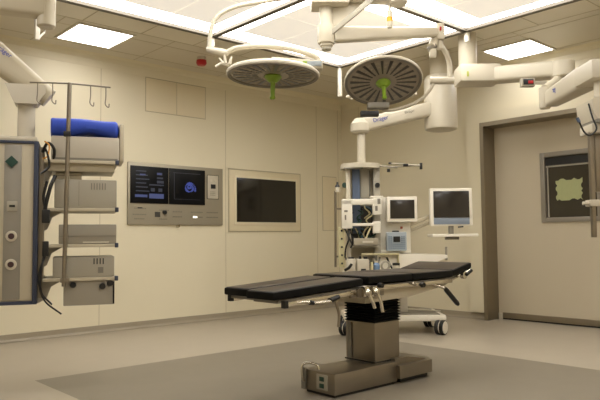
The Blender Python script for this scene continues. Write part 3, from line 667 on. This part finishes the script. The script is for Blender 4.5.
for b_ in (((.455, 6.655, 1.27), (.49, 6.662, 1.29)), ((.46, 6.655, 1.19), (.475, 6.662, 1.24)), ((.775, 6.655, 1.28), (.80, 6.662, 1.33)), ((.80, 6.70, 1.35), (.83, 6.655, 1.405))): site('bracket_mark', MIDG, Q, bx(b_))
site('equipment_tray', GREY, Q, bx(((.535, 6.70, .90), (.815, 6.9, .92)), bev=.003)); site('equipment_tray', GREY, Q, bx(((.45, 6.62, .62), (.86, 6.95, .635)), bev=.003))
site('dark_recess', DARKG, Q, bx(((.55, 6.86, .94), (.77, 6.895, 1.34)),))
RV = random.Random(3)
for i, (m_, n) in enumerate(((DGREEN, 5), (mat('tube_cream', '#c9bd93', .5), 4), (mat('tube_blue', '#4a6470', .5), 3), (BLACK, 3))):
    for k in range(n):
        x = RV.uniform(.57, .73); z = RV.uniform(1.18, 1.32) if k % 2 else RV.uniform(1.0, 1.1); y = 6.76+.02*i
        site('cable', m_, Q, tb(curve([(x, y+.06, z+.03), (x+RV.uniform(-.05, .08), y, z), (x+RV.uniform(-.08, .08), y-.01, z-.05), (x+RV.uniform(-.05, .05), y+.04, z-.10)], 5), .008, 6))
for pts, m_ in (([(.66, 6.7, .94), (.70, 6.68, 1.05), (.735, 6.7, 1.12)], MATS['tube_cream']), ([(.46, 6.7, 1.10), (.50, 6.68, 1.0), (.47, 6.7, .90), (.46, 6.7, .80)], BLACK), ([(.50, 6.7, 1.10), (.545, 6.68, .98), (.52, 6.7, .9)], BLACK), ([(.52, 6.7, 1.10), (.50, 6.68, 1.02), (.54, 6.7, .93)], DARKG)):
    site('hose', m_, Q, tb(curve(pts, 6), .009, 8))
yp = site('socket_strip', mat('strip_yellowish', '#bdb38a', .5), Q, bx(((.395, 6.72, .70), (.455, 6.76, 1.12)), bev=.004))

for k in range(5): site('strip_socket', BLACK, yp, lambda bm: lathe(bm, (.43, 6.722, .74+.085*k), [(.012, 0), (.01, .01), (0, .01)], 10, (0, -1, 0)))
pl = site('side_pole', STEEL, Q, tb([(.365, 6.78, .70), (.372, 6.78, 1.50)], .012)); site('pole_bracket', STEEL, Q, bx(((.365, 6.78, 1.30), (.45, 6.80, 1.32)))); site('pole_bracket', STEEL, Q, bx(((.365, 6.78, .80), (.45, 6.80, .82))))
site('pole_bottle', WHITE, pl, lambda bm: lathe(bm, (.395, 6.76, 1.485), [(0, 0), (.026, 0), (.026, .05), (0, .05)], 16)); site('bottle_cap', BLACK, pl, lambda bm: lathe(bm, (.395, 6.76, 1.535), [(.026, 0), (.024, .015), (.012, .03), (.01, .055), (0, .056)], 16))
ra = site('rack_arm', GREY, Q, lambda bm: (beam(bm, (.84, 6.74, 1.755), (1.02, 6.70, 1.73), .02, .02), beam(bm, (.94, 6.70, 1.735), (1.26, 6.62, 1.745), .02, .018), beam(bm, (.94, 6.68, 1.775), (1.25, 6.60, 1.735), .016, .016)))
for b_ in (((.925, 6.67, 1.765), (.965, 6.71, 1.785)), ((1.235, 6.59, 1.70), (1.26, 6.63, 1.765)), ((.91, 6.68, 1.685), (.94, 6.72, 1.72)), ((1.07, 6.62, 1.735), (1.12, 6.66, 1.762))): site('rack_tip', BLACK, ra, bx(b_, bev=.005))
r = root('medical_device', 'flat grey device with a pale label low in the rear pendant', 'medical device', (.67, 6.72, .92), SITE)
site('casing', mat('device_taupe', '#9b917d', .5), r, bx(((.55, 6.66, .921), (.80, 6.84, 1.0)), bev=.006)); site('label_plate', WHITE, r, bx(((.64, 6.655, .95), (.75, 6.662, .97)))) ; site('front_edge', MIDG, r, bx(((.55, 6.655, .925), (.80, 6.662, .933))))
# shelf with small stuff hanging off the pendant front
site('shelf_backing', DARKG, Q, bx(((.53, 6.635, .625), (.86, 6.65, .76)), bev=.003))
for k in range(7):
    x = .46+.07*k
    site('cable', (BLACK, GREY, MIDG)[k % 3], Q, tb(curve([(x, 6.62, .80), (x+.03*(-1)**k, 6.56, .72), (x+.05*(-1)**k, 6.54, .66), (x+.01, 6.5, .632)], 5), .009, 8))
SITE = SITE_FLAT @ Matrix.Translation((0, 0, .05))
sh = site('lower_shelf', CREAM, Q, bx(((.42, 6.30, .60), (1.0, 6.63, .622)), bev=.004))
site('shelf_stripe', mat('stripe_yellow', '#b8ae86', .5), Q, bx(((.62, 6.56, .775), (1.0, 6.62, .795)), ((.62, 6.58, .62), (.63, 6.62, .775)), ((.985, 6.58, .62), (1.0, 6.62, .775)), bev=.004))
def lz(name, label, cat, c, prof, m_, top=None, tm=None):
    r = root(name, label, cat, c, SITE)
    site('body', m_, r, lambda bm: lathe(bm, c, prof, 20))
    if top: site('cap', tm, r, lambda bm: lathe(bm, c, top, 16))
lz('canister', 'pale canister with dark cap at the left end of the low rear shelf', 'canister', (.50, 6.42, .623), [(0, 0), (.05, 0), (.052, .10), (.04, .125), (0, .125)], WHITE, [(.03, .12), (.03, .14), (0, .142)], BLACK)
r = root('suction_unit', 'boxy pale unit with black fittings on the low rear shelf', 'suction unit', (.615, 6.42, .623), SITE)
site('housing', WHITE, r, bx(((.555, 6.36, .623), (.675, 6.50, .745)), bev=.01)); site('fitting', BLACK, r, bx(((.575, 6.38, .746), (.60, 6.42, .775)), ((.62, 6.38, .746), (.66, 6.42, .765)), ((.59, 6.352, .63), (.64, 6.362, .65)), bev=.004))
lz('bottle', 'small clear blue bottle on the low rear shelf', 'bottle', (.75, 6.42, .623), [(0, 0), (.032, 0), (.034, .06), (.015, .085), (0, .085)], mat('bottle_blue', '#6d86a6', .2), [(.016, .083), (.016, .10), (0, .101)], WHITE)
single('hose_coil', 'coiled grey tubing ring standing on the low rear shelf', 'tubing coil', GREY, lambda bm: tube(bm, [(.845+.04*math.cos(a*PI/10), 6.42+.002*a, .674+.042*math.sin(a*PI/10)) for a in range(0, 41)], .009, 8), SITE)
lz('jar', 'squat white jar with black lid at the right of the low rear shelf', 'jar', (.945, 6.42, .623), [(0, 0), (.035, 0), (.037, .055), (0, .055)], WHITE, [(.038, .055), (.036, .078), (0, .08)], BLACK)
lz('vial', 'slim pale vial between the boxy unit and the blue bottle', 'vial', (.70, 6.38, .623), [(0, 0), (.014, 0), (.014, .09), (0, .092)], MATS['tube_cream'])
single('black_clamp', 'black angled clamp at the left tip of the low rear shelf', 'clamp', BLACK, lambda bm: (tube(bm, [(.435, 6.36, .637), (.47, 6.33, .66), (.50, 6.33, .70)], .014, 10)), SITE)

SITE = SITE_FLAT
# ================================================================== anaesthesia machine on a wheeled base
A = root('anaesthesia_machine', 'white wheeled anaesthesia machine behind the operating table', 'anaesthesia machine', (1.0, 6.9, 0), SITE)
def trolley(bm):
    box(bm, (.45, 6.72, .135), (1.50, 7.35, .20), .02)
site('wheeled_base', BRIGHT, A, trolley)
site('base_tread', mat('tread_grey', '#8b8577', .5), A, bx(((.60, 6.75, .2), (1.44, 7.25, .207)), bev=.002))
site('base_lip', WHITE, A, lambda bm: (tube(bm, curve([(1.02, 6.9, .205), (1.06, 6.95, .26), (1.14, 7.0, .235), (1.3, 7.0, .225), (1.49, 6.95, .215)], 5), .008)))
for x, y in ((.46, 6.72), (1.44, 6.72), (.50, 7.3), (1.44, 7.3)):
    cs = site('caster', GREY, A, lambda bm: (tube(bm, [(x, y, .08), (x, y, .15)], .02), box(bm, (x-.02, y-.03, .07), (x+.02, y+.03, .11), .005)))
    for s in (-1, 1):
        wh = site('wheel', BLACK, cs, lambda bm: lathe(bm, (x+s*.021, y-s*.016, .076), [(.05, -.02), (.07, -.02), (.0755, -.012), (.0755, .012), (.07, .02), (.05, .02)], 28, (.8, -.6, 0)))
        site('wheel_disc', BRIGHT, wh, lambda bm: lathe(bm, (x+s*.021, y-s*.016, .076), [(0, -.022), (.06, -.024), (.066, -.018), (.066, .018), (.06, .024), (0, .022)], 28, (.8, -.6, 0)))
site('machine_body', WHITE, A, bx(((.60, 6.98, .207), (1.0, 7.3, .72)), bev=.02)); site('stem', WHITE, A, bx(((1.06, 6.95, .207), (1.14, 7.05, .75)), bev=.012))
for z in (.28, .42, .56): site('drawer_front', CREAM, A, bx(((.63, 6.965, z-.055), (.97, 6.985, z+.06)), bev=.006))
def desk(bm):
    prism(bm, [(.80, .84), (1.50, .82), (1.505, .795), (1.40, .755), (1.20, .70), (1.0, .67), (.80, .66)], 'y', 6.62, 7.2)
site('work_surface', BRIGHT, A, desk)
site('guard_post', GREY, A, tb([(1.53, 6.8, .76), (1.53, 6.8, .90)], .012)); site('post_bracket', GREY, A, bx(((1.48, 6.78, .775), (1.54, 6.82, .80)), bev=.004))
site('rear_panel', BRIGHT, A, lambda bm: (box(bm, (.835, 6.86, .80), (1.17, 6.96, 1.43), .01), box(bm, (.845, 6.80, .84), (1.16, 6.87, .87), .006)))
mo = site('monitor_housing', BRIGHT, A, bx(((.905, 6.74, 1.165), (1.225, 6.82, 1.43)), bev=.012)); site('monitor_screen', SCREEN, mo, bx(((.94, 6.733, 1.20), (1.195, 6.745, 1.395)), bev=.002))
ub = site('control_box', BGREY, A, bx(((.895, 6.72, .865), (1.105, 6.80, 1.06)), bev=.012), label='light blue-grey control box with small dark display')
site('box_display', BLACK, ub, bx(((.965, 6.713, .955), (1.035, 6.722, 1.015)), bev=.002)); site('box_keys', mat('key_blue', '#6d7c8a', .5), ub, lambda bm: [box(bm, (.915+.022*i, 6.714, .885+.02*j), (.928+.022*i, 6.722, .897+.02*j)) for i in range(8) for j in range(7) if not (2 <= i <= 5 and j >= 3)])
site('box_knob', DARKG, ub, bx(((.96, 6.74, 1.06), (1.03, 6.78, 1.075)), bev=.004)); site('red_lamp', mat('dull_red', '#a8553a', .5), A, bx(((1.06, 6.84, 1.095), (1.085, 6.862, 1.12)), bev=.004))
W2 = root('monitor_workstation', 'larger monitor with keyboard tray on a swivel arm right of the anaesthesia machine', 'monitor', (1.58, 6.8, 1.0), SITE)
mo = site('monitor_housing', BRIGHT, W2, bx(((1.365, 6.77, 1.12), (1.81, 6.84, 1.515)), bev=.012)); site('monitor_screen', SCREEN, mo, bx(((1.40, 6.763, 1.205), (1.775, 6.775, 1.485)), bev=.002)); site('lower_band', mat('band_bluegrey', '#7d8794', .45), mo, bx(((1.40, 6.763, 1.135), (1.775, 6.775, 1.203)), bev=.002))
site('stand', MIDG, W2, bx(((1.565, 6.80, 1.03), (1.615, 6.84, 1.125)), bev=.006)); tr = site('keyboard_tray', BRIGHT, W2, bx(((1.36, 6.66, 1.005), (1.835, 6.94, 1.035)), bev=.01)); site('tray_bracket', MIDG, tr, bx(((1.53, 6.76, .975), (1.66, 6.86, 1.006)), bev=.004))
site('pen', BLACK, W2, tb([(1.645, 6.74, 1.105), (1.70, 6.74, 1.11)], .008, 8))
site('swivel_arm', CREAM, W2, lambda bm: (beam(bm, (1.17, 6.90, 1.14), (1.45, 6.90, 1.25), .03, .045), beam(bm, (1.14, 6.92, 1.06), (1.42, 6.92, 1.17), .025, .03), tube(bm, [(1.16, 6.9, 1.05), (1.16, 6.9, 1.18)], .022), box(bm, (1.40, 6.84, 1.14), (1.48, 6.92, 1.28), .006)))

# ================================================================== right pendant
Z = root('supply_pendant', 'cream ceiling pendant arm reaching to the right edge, past the sliding door', 'supply pendant', (1.70, 6.40, H), SITE)
site('ceiling_column', WHITE, Z, lambda bm: lathe(bm, (1.70, 6.40, 2.6), [(0, 0), (.085, 0), (.09, .01), (.09, .45), (0, .45)], 32))
ua = site('upper_arm', WHITE, Z, lambda bm: (box(bm, (1.57, 6.20, 2.515), (1.98, 6.50, 2.695), .035), beam(bm, (1.90, 6.34, 2.60), (2.42, 5.85, 2.525), .20, .15, .20, .15, .03), lathe(bm, (2.42, 5.85, 2.445), [(0, 0), (.09, 0), (.11, .015), (.11, .15), (0, .15)], 28)))
site('arm_mark', mat('mark_green', '#a3a84a', .5), ua, bx(((1.635, 6.193, 2.56), (1.655, 6.202, 2.61)), bev=.002))
site('joint_hub', WHITE, Z, lambda bm: (lathe(bm, (2.185, 5.68, 2.13), [(0, 0), (.04, 0), (.048, .01), (.048, .19), (0, .2)], 24), tube(bm, curve([(2.40, 5.85, 2.47), (2.30, 5.76, 2.38), (2.19, 5.68, 2.31)], 4), .04)))
ind = site('indicator_box', GREY, Z, bx(((2.00, 5.72, 2.345), (2.12, 5.78, 2.42)), bev=.006)); site('indicator_screen', BLACK, ind, bx(((2.015, 5.713, 2.36), (2.105, 5.722, 2.41)), bev=.002)); site('indicator_red', REDM, ind, bx(((2.055, 5.709, 2.368), (2.10, 5.716, 2.395)), bev=.002)); site('indicator_stem', GREY, ind, bx(((2.11, 5.75, 2.37), (2.24, 5.77, 2.40)), bev=.004))
sa = site('spring_arm', WHITE, Z, lambda bm: (beam(bm, (2.235, 5.64, 2.215), (2.11, 4.62, 2.155), .13, .15, .17, .17, .03), box(bm, (2.0, 4.35, 2.075), (2.24, 4.66, 2.215), .03)))
site('drop_tube', WHITE, Z, tb([(2.11, 4.45, 1.93), (2.11, 4.45, 2.09)], .05, 24))
bd = site('service_head', WHITE, Z, lambda bm: prism(bm, [(1.985, 1.925), (2.05, 1.955), (2.20, 1.955), (2.30, 1.925), (2.30, 1.79), (2.01, 1.79), (1.99, 1.85)], 'y', 4.32, 4.58))
site('head_groove', MIDG, bd, bx(((2.012, 4.312, 1.765), (2.28, 4.59, 1.79)),)); site('rail_carrier', WHITE, bd, bx(((1.985, 4.34, 1.70), (2.25, 4.54, 1.765)), bev=.01))
site('equipment_rail', STEEL, Z, lambda bm: box(bm, (1.985, 4.38, .99), (2.01, 4.42, 1.72), .003)); site('equipment_rail', STEEL, Z, lambda bm: box(bm, (2.03, 4.40, 1.30), (2.26, 4.44, 1.72), .003))
site('rail_clamp', WHITE, Z, lambda bm: (box(bm, (1.96, 4.355, 1.20), (2.03, 4.44, 1.245), .008), tube(bm, [(1.92, 4.38, 1.222), (1.97, 4.38, 1.222)], .012)))
hk = site('cable_hook', BLACK, Z, tb(curve([(1.975, 4.36, 1.90), (1.985, 4.33, 1.80), (2.0, 4.31, 1.72), (1.955, 4.31, 1.675), (1.915, 4.31, 1.70), (1.885, 4.31, 1.77)], 6), .006, 8)); site('hook_tip', SLATE, hk, tb([(1.886, 4.31, 1.765), (1.872, 4.31, 1.795)], .011))
sa_d = Vector((2.10, 4.62, 2.20))-Vector((2.20, 5.64, 2.25))
text('Dräger', .07, LOGO, sa, SITE @ face_M((2.115, 5.25, 2.215), -sa_d, (0, 0, 1)))
